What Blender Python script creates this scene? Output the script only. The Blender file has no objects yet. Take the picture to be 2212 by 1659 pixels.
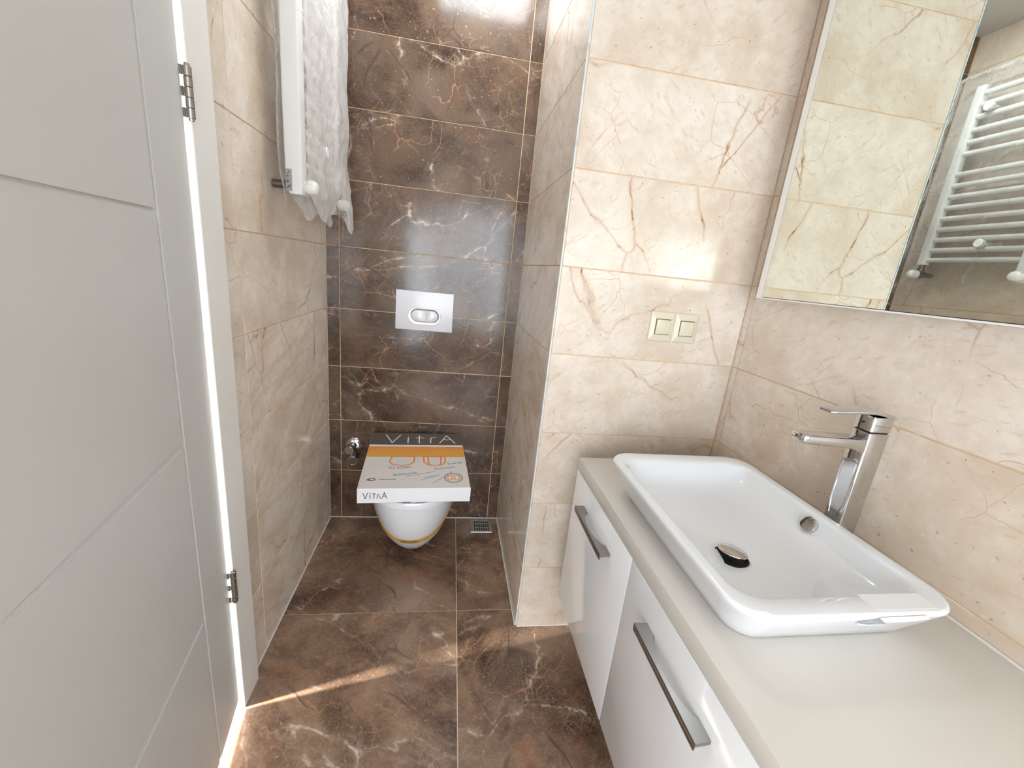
import bpy, bmesh, math, random
from mathutils import Vector, Matrix, Euler
random.seed(7)
C = bpy.context.scene.collection
PI = math.pi
# ------------------------------------------------------------------ camera
cam = bpy.data.cameras.new('camera'); co = bpy.data.objects.new('camera', cam); C.objects.link(co)
bpy.context.scene.camera = co
cam.sensor_fit = 'HORIZONTAL'; cam.sensor_width = 36.0
cam.lens = 899.3117 * 36.0 / 2212.0
cam.clip_start = 0.02
yaw, pitch, roll = 0.1621, -0.2653, 0.1031
F = Vector((math.sin(yaw)*math.cos(pitch), math.cos(yaw)*math.cos(pitch), math.sin(pitch)))
Rr = Vector((math.cos(yaw), -math.sin(yaw), 0)); U = Rr.cross(F)
c_, s_ = math.cos(roll), math.sin(roll)
R2 = c_*Rr + s_*U; U2 = -s_*Rr + c_*U
m = Matrix((( R2.x, U2.x, -F.x, 0.5103), (R2.y, U2.y, -F.y, -1.8475), (R2.z, U2.z, -F.z, 1.2231), (0, 0, 0, 1)))
co.matrix_world = m
# ------------------------------------------------------------------ light
vs = bpy.context.scene.view_settings
vs.view_transform = 'Standard'; vs.look = 'None'; vs.gamma = 1; vs.use_curve_mapping = False
vs.exposure = 0.42
world = bpy.data.worlds.new('sky'); bpy.context.scene.world = world; world.use_nodes = True
wn = world.node_tree.nodes; bg = wn['Background']; bg.inputs[0].default_value = (0.80, 0.88, 1.0, 1); bg.inputs[1].default_value = 3.5
SUN_DIR = Vector((0.79*math.cos(math.radians(41)), 0.21*math.cos(math.radians(41)), -0.8175*math.sin(math.radians(41))))
sl = bpy.data.lights.new('sun', 'SUN'); sl.energy = 26.0; sl.angle = math.radians(4.5); sl.color = (1.0, 0.96, 0.90)
so = bpy.data.objects.new('sun', sl); C.objects.link(so); so.location = (-3, -2, 3)
so.rotation_euler = SUN_DIR.to_track_quat('-Z', 'Y').to_euler()
cy = bpy.context.scene.cycles
cy.max_bounces = 7; cy.diffuse_bounces = 4; cy.glossy_bounces = 4; cy.transparent_max_bounces = 10
WINDOW_STRENGTH = 2.6
ADDED_LAMP_STRENGTH = 1.5
def area(name, loc, sx, sy, power, col, d):
    l = bpy.data.lights.new(name, 'AREA'); l.shape = 'RECTANGLE'; l.size = sx; l.size_y = sy; l.energy = power; l.color = col
    o = bpy.data.objects.new(name, l); C.objects.link(o); o.location = loc; o.rotation_euler = Vector(d).to_track_quat('-Z', 'Y').to_euler(); return o
area('window_light', (.72, -4.57, 1.15), 1.3, 1.7, 28.0, (.80, .905, 1.0), (0, 1, 0))
area('right_fill', (1.37, -3.25, 1.1), 2.4, 1.9, 43.0, (.80, .905, 1.0), (-1, .25, 0))  # added fill on the right wall
area('side_fill', (.04, -2.75, .95), 1.4, 1.3, 37.0, (.80, .905, 1.0), (1, .30, 0))  # added fill from the left wall, brightens the cabinet fronts
area('hall_light', (-1.18, -1.05, .95), 1.3, 1.4, 95.0, (1.0, .98, .95), (1, .15, -.2))
area('niche_fill', (.58, -.34, 2.375), .40, .42, 7.4, (.84, .925, 1.0), (0, 0, -1))  # added overhead fill to brighten the niche, no fixture hangs there
# dims
W, P, R, H = 0.8055, 0.667, 1.4013, 2.389
ROW0, ROW = 0.249, 0.25
G1, G2, DL = 0.0511, 0.7539, 0.7186
YR = -4.6           # rear wall

# ------------------------------------------------------------------ helpers
def link(o, parent=None):
    C.objects.link(o)
    if parent is not None: o.parent = parent
    return o
def mobj(name, bm, mat, parent=None, smooth=False, angle=None, loc=None):
    bmesh.ops.recalc_face_normals(bm, faces=bm.faces)
    me = bpy.data.meshes.new(name); bm.to_mesh(me); bm.free()
    if isinstance(mat, (list, tuple)):
        for q in mat: me.materials.append(q)
    elif mat: me.materials.append(mat)
    if smooth:
        for p in me.polygons: p.use_smooth = True
        if angle is not None: me.set_sharp_from_angle(angle=math.radians(angle))
    o = bpy.data.objects.new(name, me)
    if loc: o.location = loc
    return link(o, parent)
def empty(name, loc=(0, 0, 0), rotz=0):
    o = bpy.data.objects.new(name, None); o.location = loc; o.rotation_euler = (0, 0, rotz); o.empty_display_size = .05
    return link(o)
def tag(o, label, cat, group=None, kind=None):
    if label: o['label'] = label
    if cat: o['category'] = cat
    if group: o['group'] = group
    if kind: o['kind'] = kind
    return o
def box(bm, x0, x1, y0, y1, z0, z1, bev=0, seg=2, mi=0):
    x0, x1 = sorted((x0, x1)); y0, y1 = sorted((y0, y1)); z0, z1 = sorted((z0, z1))
    r = bmesh.ops.create_cube(bm, size=1)
    vv = r['verts']
    for v in vv: v.co = Vector(((x0+x1)/2 + v.co.x*(x1-x0), (y0+y1)/2 + v.co.y*(y1-y0), (z0+z1)/2 + v.co.z*(z1-z0)))
    fs = {f for v in vv for f in v.link_faces}
    for f in fs: f.material_index = mi
    if bev:
        es = list({e for v in vv for e in v.link_edges})
        bmesh.ops.bevel(bm, geom=es, offset=bev, segments=seg, affect='EDGES', profile=.5)
    return bm
def tube(bm, pts, r, n=16, cap=True):
    pts = [Vector(p) for p in pts]
    rs = r if isinstance(r, (list, tuple)) else [r]*len(pts)
    rings = []; prev = None
    for i, p in enumerate(pts):
        if i == 0: t = pts[1]-pts[0]
        elif i == len(pts)-1: t = pts[-1]-pts[-2]
        else: t = (pts[i+1]-pts[i]).normalized() + (pts[i]-pts[i-1]).normalized()
        t.normalize()
        if prev is None:
            a = Vector((0, 0, 1)) if abs(t.z) < .9 else Vector((1, 0, 0))
            u = t.cross(a).normalized()
        else: u = (prev - t*prev.dot(t)).normalized()
        prev = u; v = t.cross(u)
        rings.append([bm.verts.new(p + rs[i]*(math.cos(2*PI*k/n)*u + math.sin(2*PI*k/n)*v)) for k in range(n)])
    for a, b in zip(rings, rings[1:]):
        for k in range(n): bm.faces.new((a[k], a[(k+1) % n], b[(k+1) % n], b[k]))
    if cap: bm.faces.new(rings[0][::-1]); bm.faces.new(rings[-1])
    return bm
def lathe(bm, prof, origin, axis, n=32):
    """prof = [(radius, height)...] along axis"""
    origin = Vector(origin); ax = Vector(axis).normalized()
    a = Vector((0, 0, 1)) if abs(ax.z) < .9 else Vector((1, 0, 0))
    u = ax.cross(a).normalized(); v = ax.cross(u); rings = []
    for r, h in prof:
        rings.append([bm.verts.new(origin + ax*h + max(r, 1e-5)*(math.cos(2*PI*k/n)*u + math.sin(2*PI*k/n)*v)) for k in range(n)])
    for A, B in zip(rings, rings[1:]):
        for k in range(n): bm.faces.new((A[k], A[(k+1) % n], B[(k+1) % n], B[k]))
    bm.faces.new(rings[0][::-1]); bm.faces.new(rings[-1])
    return bm
def loft(bm, rings, cap0=True, cap1=True):
    vr = [[bm.verts.new(p) for p in r] for r in rings]; n = len(vr[0])
    for A, B in zip(vr, vr[1:]):
        for k in range(n): bm.faces.new((A[k], A[(k+1) % n], B[(k+1) % n], B[k]))
    if cap0: bm.faces.new(vr[0][::-1])
    if cap1: bm.faces.new(vr[-1])
    return vr
def rrect(x0, x1, y0, y1, z, r, n=8):
    """rounded rectangle ring, z may be a number or f(x,y)"""
    out = []
    for cx, cy, a0 in ((x1-r, y1-r, 0), (x0+r, y1-r, 90), (x0+r, y0+r, 180), (x1-r, y0+r, 270)):
        for i in range(n+1):
            a = math.radians(a0 + 90*i/n); x = cx + r*math.cos(a); y = cy + r*math.sin(a)
            out.append(Vector((x, y, z(x, y) if callable(z) else z)))
    return out
def prism(bm, outline, h, mi=0):
    """outline: list of 3D points (planar), extruded by vector h"""
    h = Vector(h)
    a = [bm.verts.new(Vector(p)) for p in outline]; b = [bm.verts.new(Vector(p)+h) for p in outline]
    n = len(a)
    fs = [bm.faces.new(a[::-1]), bm.faces.new(b)]
    for k in range(n): fs.append(bm.faces.new((a[k], a[(k+1) % n], b[(k+1) % n], b[k])))
    for f in fs: f.material_index = mi
    return bm
def ribbon(bm, pts, w, t=.0003, mi=0, closed=False):
    """flat stroke in the local xy plane with thickness t upwards; pts are (x, y)"""
    pts = [Vector((p[0], p[1])) for p in pts]
    segs = list(zip(pts, pts[1:])) + ([(pts[-1], pts[0])] if closed else [])
    for a, b in segs:
        d = b - a
        if d.length < 1e-7: continue
        d.normalize(); nrm = Vector((-d.y, d.x))*w/2; e = d*w*.35
        q = [a-e-nrm, b+e-nrm, b+e+nrm, a-e+nrm]
        prism(bm, [(p.x, p.y, 0) for p in q], (0, 0, t), mi)
    return bm

# ------------------------------------------------------------------ materials
def newmat(name):
    m = bpy.data.materials.new(name); m.use_nodes = True
    nt = m.node_tree; b = nt.nodes['Principled BSDF']
    return m, nt, b
def plain(name, col, rough=.5, metal=0, coat=0, spec=.5, bump=0, bscale=200, var=0, vscale=6):
    m, nt, b = newmat(name)
    b.inputs['Base Color'].default_value = (*col, 1); b.inputs['Roughness'].default_value = rough
    b.inputs['Metallic'].default_value = metal; b.inputs['Coat Weight'].default_value = coat
    b.inputs['Coat Roughness'].default_value = .03; b.inputs['Specular IOR Level'].default_value = spec
    tc = nt.nodes.new('ShaderNodeTexCoord')
    if var:
        n = nt.nodes.new('ShaderNodeTexNoise'); n.inputs['Scale'].default_value = vscale; n.inputs['Detail'].default_value = 4
        nt.links.new(tc.outputs['Object'], n.inputs['Vector'])
        r = nt.nodes.new('ShaderNodeValToRGB')
        r.color_ramp.elements[0].color = (*[max(0, c*(1-var)) for c in col], 1); r.color_ramp.elements[1].color = (*[min(1, c*(1+var)) for c in col], 1)
        r.color_ramp.elements[0].position = .3; r.color_ramp.elements[1].position = .7
        nt.links.new(n.outputs['Fac'], r.inputs[0]); nt.links.new(r.outputs[0], b.inputs['Base Color'])
    if bump:
        n = nt.nodes.new('ShaderNodeTexNoise'); n.inputs['Scale'].default_value = bscale; n.inputs['Detail'].default_value = 3
        nt.links.new(tc.outputs['Object'], n.inputs['Vector'])
        bp = nt.nodes.new('ShaderNodeBump'); bp.inputs['Strength'].default_value = bump; bp.inputs['Distance'].default_value = .001
        nt.links.new(n.outputs['Fac'], bp.inputs['Height']); nt.links.new(bp.outputs[0], b.inputs['Normal'])
    return m
def emit(name, col, s):
    m = bpy.data.materials.new(name); m.use_nodes = True; nt = m.node_tree; nt.nodes.clear()
    e = nt.nodes.new('ShaderNodeEmission'); e.inputs[0].default_value = (*col, 1); e.inputs[1].default_value = s
    o = nt.nodes.new('ShaderNodeOutputMaterial'); nt.links.new(e.outputs[0], o.inputs[0]); return m

class NB:
    """little node-building helper for the stone materials"""
    def __init__(s, nt): s.nt = nt; s.L = nt.links.new
    def n(s, t, **k):
        x = s.nt.nodes.new(t)
        for a, v in k.items(): setattr(x, a, v)
        return x
    def math(s, op, a, b=None, c=None, clamp=False):
        x = s.n('ShaderNodeMath', operation=op, use_clamp=clamp)
        for i, q in enumerate((a, b, c)):
            if q is None: continue
            if isinstance(q, (int, float)): x.inputs[i].default_value = q
            else: s.L(q, x.inputs[i])
        return x.outputs[0]
    def noise(s, vec, sc, det=4, rough=.55, dist=0):
        x = s.n('ShaderNodeTexNoise'); x.inputs['Scale'].default_value = sc; x.inputs['Detail'].default_value = det
        x.inputs['Roughness'].default_value = rough; x.inputs['Distortion'].default_value = dist; s.L(vec, x.inputs['Vector']); return x
    def ramp(s, f, lo, hi, a=0, b=1):
        x = s.n('ShaderNodeMapRange', interpolation_type='SMOOTHSTEP')
        x.inputs[1].default_value = lo; x.inputs[2].default_value = hi; x.inputs[3].default_value = a; x.inputs[4].default_value = b
        s.L(f, x.inputs[0]); return x.outputs[0]
    def mix(s, f, a, b):
        x = s.n('ShaderNodeMix', data_type='RGBA')
        if isinstance(f, (int, float)): x.inputs[0].default_value = f
        else: s.L(f, x.inputs[0])
        for i, q in ((6, a), (7, b)):
            if isinstance(q, tuple): x.inputs[i].default_value = (*q, 1)
            else: s.L(q, x.inputs[i])
        return x.outputs[2]
    def coords(s, scale=(1, 1, 1), seed=0):
        tc = s.n('ShaderNodeTexCoord'); oi = s.n('ShaderNodeObjectInfo')
        cm = s.n('ShaderNodeCombineXYZ')
        s.L(s.math('MULTIPLY', oi.outputs['Random'], 37.0), cm.inputs[0]); s.L(s.math('MULTIPLY', oi.outputs['Random'], 91.0), cm.inputs[1])
        s.L(s.math('ADD', s.math('MULTIPLY', oi.outputs['Random'], 53.0), float(seed)), cm.inputs[2])
        rot = s.n('ShaderNodeVectorRotate', rotation_type='Z_AXIS'); s.L(tc.outputs['Object'], rot.inputs['Vector'])
        s.L(s.math('MULTIPLY', s.math('SUBTRACT', s.math('FRACT', s.math('MULTIPLY', oi.outputs['Random'], 7.13)), .5), 1.6), rot.inputs['Angle'])
        a = s.n('ShaderNodeVectorMath', operation='ADD'); s.L(rot.outputs[0], a.inputs[0]); s.L(cm.outputs[0], a.inputs[1])
        mp = s.n('ShaderNodeMapping'); mp.inputs['Scale'].default_value = scale; s.L(a.outputs[0], mp.inputs['Vector'])
        return mp.outputs[0]
    def warp(s, vec, sc, amt, det=1):
        nz = s.noise(vec, sc, det); sb = s.n('ShaderNodeVectorMath', operation='SUBTRACT'); s.L(nz.outputs['Color'], sb.inputs[0]); sb.inputs[1].default_value = (.5, .5, .5)
        ml = s.n('ShaderNodeVectorMath', operation='SCALE'); s.L(sb.outputs[0], ml.inputs[0]); ml.inputs['Scale'].default_value = amt
        ad = s.n('ShaderNodeVectorMath', operation='ADD'); s.L(vec, ad.inputs[0]); s.L(ml.outputs[0], ad.inputs[1]); return ad.outputs[0]
    def crack(s, vec, sc, w0, w1):
        v = s.n('ShaderNodeTexVoronoi', feature='DISTANCE_TO_EDGE'); v.inputs['Scale'].default_value = sc; s.L(vec, v.inputs['Vector'])
        return s.ramp(v.outputs['Distance'], w0, w1, 1, 0)

def marble_beige(name, streak=0.0, tint=1.0):
    m, nt, b = newmat(name); N = NB(nt)
    p = N.coords((1, 1, 1), 3)
    pw = N.warp(p, 3.0, .10)
    # clouds
    base = N.mix(N.ramp(N.noise(pw, 7, 4, .62).outputs['Fac'], .34, .66), (.76*tint, .68*tint, .595*tint), (.63*tint, .52*tint, .41*tint))
    base = N.mix(N.ramp(N.noise(pw, 2.2, 3, .5, .4).outputs['Fac'], .40, .66, 0, .5), base, (.82, .755, .69))
    # brushed small tan flecks, elongated
    mp = N.n('ShaderNodeMapping'); mp.inputs['Scale'].default_value = (9, 30, 9); mp.inputs['Rotation'].default_value = (0, 0, .55); N.L(pw, mp.inputs['Vector'])
    fl = N.ramp(N.noise(mp.outputs[0], 2.8, 3, .6).outputs['Fac'], .58, .70, 0, .45)
    base = N.mix(fl, base, (.58, .41, .26))
    if streak:
        mp2 = N.n('ShaderNodeMapping'); mp2.inputs['Scale'].default_value = (3.0, 16, 3); mp2.inputs['Rotation'].default_value = (0, 0, PI/2); N.L(pw, mp2.inputs['Vector'])
        st = N.ramp(N.noise(mp2.outputs[0], 1.4, 5, .6).outputs['Fac'], .46, .68, 0, streak)
        base = N.mix(st, base, (.50, .39, .28))
    # white chips
    base = N.mix(N.ramp(N.noise(p, 55, 2, .5).outputs['Fac'], .66, .76, 0, .30), base, (.86, .80, .72))
    # cracks: main brown veins, broken up by a mask
    ani = N.n('ShaderNodeMapping'); ani.inputs['Scale'].default_value = (1, .50, 1); N.L(p, ani.inputs['Vector'])
    q = N.warp(N.warp(ani.outputs[0], 3.0, .13), 18, .034, 2)
    msk = N.ramp(N.noise(p, 2.7, 2, .5).outputs['Fac'], .48, .60)
    thick = N.ramp(N.noise(p, 15, 4, .75).outputs['Fac'], .50, .68)
    v1 = N.crack(q, 3.6, .002, .011); v1b = N.crack(q, 3.6, .002, .028)
    base = N.mix(N.math('MULTIPLY', N.math('MULTIPLY', v1b, msk), .34), base, (.64, .43, .25))
    base = N.mix(N.math('MULTIPLY', N.math('MULTIPLY', v1, msk), N.math('ADD', N.math('MULTIPLY', thick, .75), .25)), base, (.25, .10, .03))
    q2 = N.warp(N.warp(p, 6.0, .10, 0), 32, .020)
    msk2 = N.ramp(N.noise(p, 4.3, 2, .5).outputs['Fac'], .50, .64)
    base = N.mix(N.math('MULTIPLY', N.math('MULTIPLY', N.crack(q2, 7.5, .001, .013), msk2), .60), base, (.54, .31, .15))
    base = N.mix(N.ramp(N.noise(p, 38, 3, .7).outputs['Fac'], .35, .70, 0, .30), base, (.60, .485, .375))
    # dark pin holes
    pin = N.ramp(N.noise(p, 120, 0).outputs['Fac'], .80, .85)
    base = N.mix(N.math('MULTIPLY', pin, .6), base, (.36, .20, .10))
    N.L(base, b.inputs['Base Color'])
    b.inputs['Roughness'].default_value = .16; b.inputs['Specular IOR Level'].default_value = .5
    bp = N.n('ShaderNodeBump'); bp.inputs['Strength'].default_value = .12; bp.inputs['Distance'].default_value = .0006
    N.L(N.noise(p, 26, 1).outputs['Fac'], bp.inputs['Height']); N.L(bp.outputs[0], b.inputs['Normal'])
    return m
def marble_brown(name, light=1.0, veins=1.0, rough=.14):
    m, nt, b = newmat(name); N = NB(nt)
    p = N.coords((1, 1, 1), 11); 
    pw = N.warp(p, 3.4, .22)
    k = light
    base = N.mix(N.ramp(N.noise(pw, 5.0, 5, .66).outputs['Fac'], .32, .68), (.052*k, .026*k, .017*k), (.190*k, .115*k, .072*k))
    base = N.mix(N.ramp(N.noise(pw, 2.4, 2, .55, .3).outputs['Fac'], .50, .70, 0, .65), base, (.250*k, .180*k, .135*k))
    base = N.mix(N.ramp(N.noise(pw, 8.0, 2, .6).outputs['Fac'], .58, .74, 0, .5), base, (.23*k, .105*k, .055*k))
    # brush grain along a diagonal
    mp = N.n('ShaderNodeMapping'); mp.inputs['Scale'].default_value = (6, 26, 6); mp.inputs['Rotation'].default_value = (0, 0, -.75); N.L(pw, mp.inputs['Vector'])
    base = N.mix(N.ramp(N.noise(mp.outputs[0], 1.7, 3, .7).outputs['Fac'], .52, .78, 0, .38), base, (.30*k, .20*k, .14*k))
    base = N.mix(N.ramp(N.noise(p, 150, 2, .6).outputs['Fac'], .40, .75, 0, .22), base, (.34*k, .25*k, .19*k))
    ani = N.n('ShaderNodeMapping'); ani.inputs['Scale'].default_value = (.55, 1.15, 1); ani.inputs['Rotation'].default_value = (0, 0, .7); N.L(p, ani.inputs['Vector'])
    q = N.warp(N.warp(ani.outputs[0], 2.6, .22), 14, .056, 2)
    msk = N.ramp(N.noise(p, 2.9, 3, .6).outputs['Fac'], .44, .56)
    thick = N.ramp(N.noise(p, 14, 4, .75).outputs['Fac'], .47, .66)
    base = N.mix(N.math('MULTIPLY', N.math('MULTIPLY', N.crack(q, 3.2, .002, .070), N.math('MULTIPLY', msk, thick)), .45*veins), base, (.42, .31, .23))
    base = N.mix(N.math('MULTIPLY', N.math('MULTIPLY', N.crack(q, 3.2, .001, .013), msk), N.math('ADD', N.math('MULTIPLY', thick, .80*veins), .12)), base, (.68, .53, .42))
    q2 = N.warp(N.warp(p, 8.0, .12), 44, .014)
    msk2 = N.ramp(N.noise(p, 5.2, 2, .5).outputs['Fac'], .50, .62)
    base = N.mix(N.math('MULTIPLY', N.math('MULTIPLY', N.crack(q2, 8.0, .001, .017), msk2), .55*veins), base, (.52, .27, .14))
    q3 = N.warp(N.warp(p, 15.0, .08), 70, .010)
    msk3 = N.ramp(N.noise(p, 7.7, 2, .5).outputs['Fac'], .54, .66)
    base = N.mix(N.math('MULTIPLY', N.math('MULTIPLY', N.crack(q3, 17.0, .003, .035), msk3), .40*veins), base, (.46, .31, .21))
    base = N.mix(N.math('MULTIPLY', N.crack(pw, 4.3, .002, .02), N.ramp(N.noise(p, 4.1, 2).outputs['Fac'], .5, .6, 0, .55)), base, (.055, .030, .022))
    pin = N.ramp(N.noise(p, 130, 0).outputs['Fac'], .79, .85)
    base = N.mix(N.math('MULTIPLY', pin, .55), base, (.55, .43, .34))
    N.L(base, b.inputs['Base Color'])
    b.inputs['Roughness'].default_value = rough
    bp = N.n('ShaderNodeBump'); bp.inputs['Strength'].default_value = .14; bp.inputs['Distance'].default_value = .0006
    N.L(N.noise(p, 24, 1).outputs['Fac'], bp.inputs['Height']); N.L(bp.outputs[0], b.inputs['Normal'])
    return m

M = {}
M['beige'] = marble_beige('beige_marble_tile')
M['beige_streak'] = marble_beige('beige_streaked_tile', streak=.42, tint=1.10)
M['brown'] = marble_brown('brown_marble_tile', light=.74, rough=.15)
M['brown_floor'] = marble_brown('brown_floor_tile', light=1.45, veins=1.1, rough=.24)
M['grout_peach'] = plain('peach_grout', (.76, .53, .34), .85, bump=.4, bscale=900, var=.12, vscale=30)
M['grout_floor'] = plain('floor_grout', (.68, .60, .51), .85, bump=.4, bscale=900, var=.1, vscale=30)
M['plaster'] = plain('white_plaster', (.62, .61, .59), .9, bump=.15, bscale=250, var=.03)
M['door'] = plain('door_lacquer', (.59, .59, .575), .38, bump=.04, bscale=60, var=.015)
M['casing'] = plain('casing_laminate', (.77, .755, .72), .40, bump=.03, bscale=80, var=.015)
M['caulk'] = plain('white_caulk', (.70, .66, .60), .6, bump=.3, bscale=150)
M['bead'] = plain('pale_blue_bead', (.66, .76, .80), .35, bump=.2, bscale=120, var=.06, vscale=40)
M['blue_print'] = plain('blue_print', (.20, .42, .56), .5)
M['chrome'] = plain('chrome', (.62, .62, .63), .05, metal=1, bump=.02, bscale=30)
M['hinge'] = plain('hinge_steel', (.42, .41, .39), .22, metal=1, bump=.05, bscale=300)
M['brushed'] = plain('brushed_handle', (.34, .33, .315), .30, metal=1, bump=.08, bscale=600)
M['steel'] = plain('drain_steel', (.60, .58, .53), .35, metal=.8, bump=.15, bscale=400, var=.06, vscale=60)
M['black'] = plain('black_void', (.004, .004, .004), .6, bump=.05)
M['ceramic'] = plain('white_ceramic', (.77, .79, .82), .10, coat=.4, bump=.01, bscale=20)
M['lacquer'] = plain('gloss_white_lacquer', (.80, .81, .83), .14, coat=.5, bump=.01, bscale=15)
M['carcass'] = plain('cabinet_carcass', (.70, .69, .67), .45, bump=.03)
M['gap_shade'] = plain('grey_gap_shade', (.10, .10, .10), .7, bump=.05)  # dark grey standing in for shade behind the door gaps
M['edge'] = plain('white_edge', (.86, .85, .84), .3, bump=.02)
M['counter'] = plain('counter_laminate', (.64, .605, .555), .34, bump=.05, bscale=500, var=.015, vscale=8)
M['plate'] = plain('flush_plate_white', (.74, .74, .78), .22, bump=.02)
M['satin'] = plain('satin_ring', (.50, .46, .40), .25, metal=1, bump=.03)
M['switch'] = plain('cream_switch', (.70, .64, .50), .28, bump=.02)
M['switch_dark'] = plain('switch_gap', (.16, .13, .08), .6, bump=.02)
M['card_white'] = plain('carton_white', (.84, .84, .87), .55, bump=.08, bscale=120, var=.02)
M['card_top'] = plain('carton_top', (.68, .625, .58), .5, bump=.08, bscale=120, var=.03)
M['card_grey'] = plain('carton_grey', (.105, .088, .072), .45, bump=.06, bscale=120, var=.08)
M['ink_white'] = plain('ink_white', (.82, .76, .70), .5, bump=.02)
M['ink_red'] = plain('ink_red', (.62, .12, .03), .5, bump=.02)
M['ink_orange'] = plain('ink_orange', (.78, .24, .05), .5, bump=.02, var=.15, vscale=20)
M['ink_blue'] = plain('ink_blue', (.13, .30, .42), .5, bump=.02)
M['ink_black'] = plain('ink_black', (.02, .02, .025), .5, bump=.02)
M['tape'] = plain('orange_tape', (.78, .40, .06), .25, coat=.4, bump=.1, bscale=60, var=.22, vscale=25)
M['pipe'] = plain('dark_pipe', (.15, .125, .11), .3, metal=.7, bump=.05)
M['rail'] = plain('rail_white', (.76, .76, .74), .25, coat=.3, bump=.01)
M['foam'] = plain('white_foam_sleeve', (.86, .86, .86), .7, bump=.2, bscale=60)
M['label'] = plain('grey_label', (.36, .35, .38), .5, bump=.1)
M['knob'] = plain('valve_white', (.82, .81, .77), .3, bump=.02)
M['foil'] = plain('sticker_foil', (.50, .56, .60), .12, metal=.85, bump=.8, bscale=70, var=.3, vscale=60)
M['paper'] = plain('sticker_paper', (.80, .815, .84), .35, bump=.1, bscale=60)
M['hall'] = plain('hall_floor', (.74, .70, .64), .3, bump=.03, var=.03)
# orange stripe gradient on the carton
def band_mat():
    m, nt, b = newmat('carton_orange_band'); N = NB(nt)
    tc = N.n('ShaderNodeTexCoord'); sp = N.n('ShaderNodeSeparateXYZ'); N.L(tc.outputs['Object'], sp.inputs[0])
    nz = N.noise(tc.outputs['Object'], 7, 3)
    f = N.math('ADD', N.math('MULTIPLY', sp.outputs[1], 11.0), N.math('MULTIPLY', nz.outputs['Fac'], .7))
    cr = N.n('ShaderNodeValToRGB'); N.L(N.math('SUBTRACT', f, .05), cr.inputs[0])
    e = cr.color_ramp.elements; e[0].color = (.72, .35, .055, 1); e[1].color = (.72, .12, .025, 1)
    k = cr.color_ramp.elements.new(.62); k.color = (.74, .29, .08, 1)
    N.L(cr.outputs[0], b.inputs['Base Color']); b.inputs['Roughness'].default_value = .5
    return m
M['band'] = band_mat()
def mirror_mat():
    m, nt, b = newmat('mirror_glass'); b.inputs['Metallic'].default_value = 1; b.inputs['Roughness'].default_value = 0
    b.inputs['Base Color'].default_value = (.85, .89, .83, 1); return m
M['mirror'] = mirror_mat()
def film_mat():
    m = bpy.data.materials.new('clear_film'); m.use_nodes = True; nt = m.node_tree; nt.nodes.clear(); N = NB(nt)
    tr = N.n('ShaderNodeBsdfTransparent'); tr.inputs[0].default_value = (.97, .97, .97, 1)
    df = N.n('ShaderNodeBsdfPrincipled'); df.inputs['Base Color'].default_value = (.80, .77, .74, 1); df.inputs['Roughness'].default_value = .16
    tc = N.n('ShaderNodeTexCoord'); mp = N.n('ShaderNodeMapping'); mp.inputs['Scale'].default_value = (8, 8, 8); N.L(tc.outputs['Object'], mp.inputs[0])
    nz = N.noise(mp.outputs[0], 3.0, 5, .6, 1.0); bp = N.n('ShaderNodeBump'); bp.inputs['Strength'].default_value = .9; bp.inputs['Distance'].default_value = .006
    N.L(nz.outputs['Fac'], bp.inputs['Height']); N.L(bp.outputs[0], df.inputs['Normal'])
    lw = N.n('ShaderNodeLayerWeight'); lw.inputs['Blend'].default_value = .5; N.L(bp.outputs[0], lw.inputs['Normal'])
    f = N.ramp(lw.outputs['Facing'], .28, .62, .06, .74)
    mx = N.n('ShaderNodeMixShader'); N.L(f, mx.inputs[0]); N.L(tr.outputs[0], mx.inputs[1]); N.L(df.outputs[0], mx.inputs[2])
    o = N.n('ShaderNodeOutputMaterial'); N.L(mx.outputs[0], o.inputs[0]); return m
M['film'] = film_mat()

# ------------------------------------------------------------------ tiles
_tile_cache = {}
def tile_mesh(w, h, mat, t=.002, c=.0007):
    key = (round(w, 4), round(h, 4), mat.name)
    if key in _tile_cache: return _tile_cache[key]
    a, b_ = w/2, h/2
    vs_ = []
    for z, ins in ((0, 0), (t-c, 0), (t, c)):
        for sx, sy in ((-1, -1), (1, -1), (1, 1), (-1, 1)): vs_.append((sx*(a-ins), sy*(b_-ins), z))
    fs = [(3, 2, 1, 0), (8, 9, 10, 11)]
    for l in (0, 4):
        for k in range(4): fs.append((l+k, l+(k+1) % 4, l+4+(k+1) % 4, l+4+k))
    me = bpy.data.meshes.new('tile'); me.from_pydata(vs_, [], fs); me.materials.append(mat); me.update()
    _tile_cache[key] = me; return me
GAP = .0028
def tiles(parent, origin, ux, uy, us, vs_, matf, gap=GAP, skip=None):
    """origin + u*ux + v*uy ; face normal = ux x uy"""
    ux = Vector(ux); uy = Vector(uy); nz = ux.cross(uy)
    rot = Matrix((ux, uy, nz)).transposed().to_euler()
    for i in range(len(us)-1):
        for j in range(len(vs_)-1):
            u0, u1, v0, v1 = us[i], us[i+1], vs_[j], vs_[j+1]
            rects = [(u0, u1, v0, v1)]
            if skip:
                rects = skip(u0, u1, v0, v1)
            for (a, b_, c, d) in rects:
                if b_-a < .006 or d-c < .006: continue
                mat = matf(i, j)
                o = bpy.data.objects.new('tile', tile_mesh(b_-a-gap, d-c-gap, mat))
                o.location = Vector(origin) + ux*(a+b_)/2 + uy*(c+d)/2 - nz*.002
                jit = random.uniform(-.0006, .0006)
                o.rotation_euler = rot
                link(o, parent)
rows = [0, ROW0] + [ROW0+ROW*k for k in range(1, 9)] + [H]
def slab(name, *b, mat=None):
    bm = bmesh.new()
    for q in b: box(bm, *q)
    o = mobj(name, bm, mat); o['kind'] = 'structure'; return o
D = .002
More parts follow.
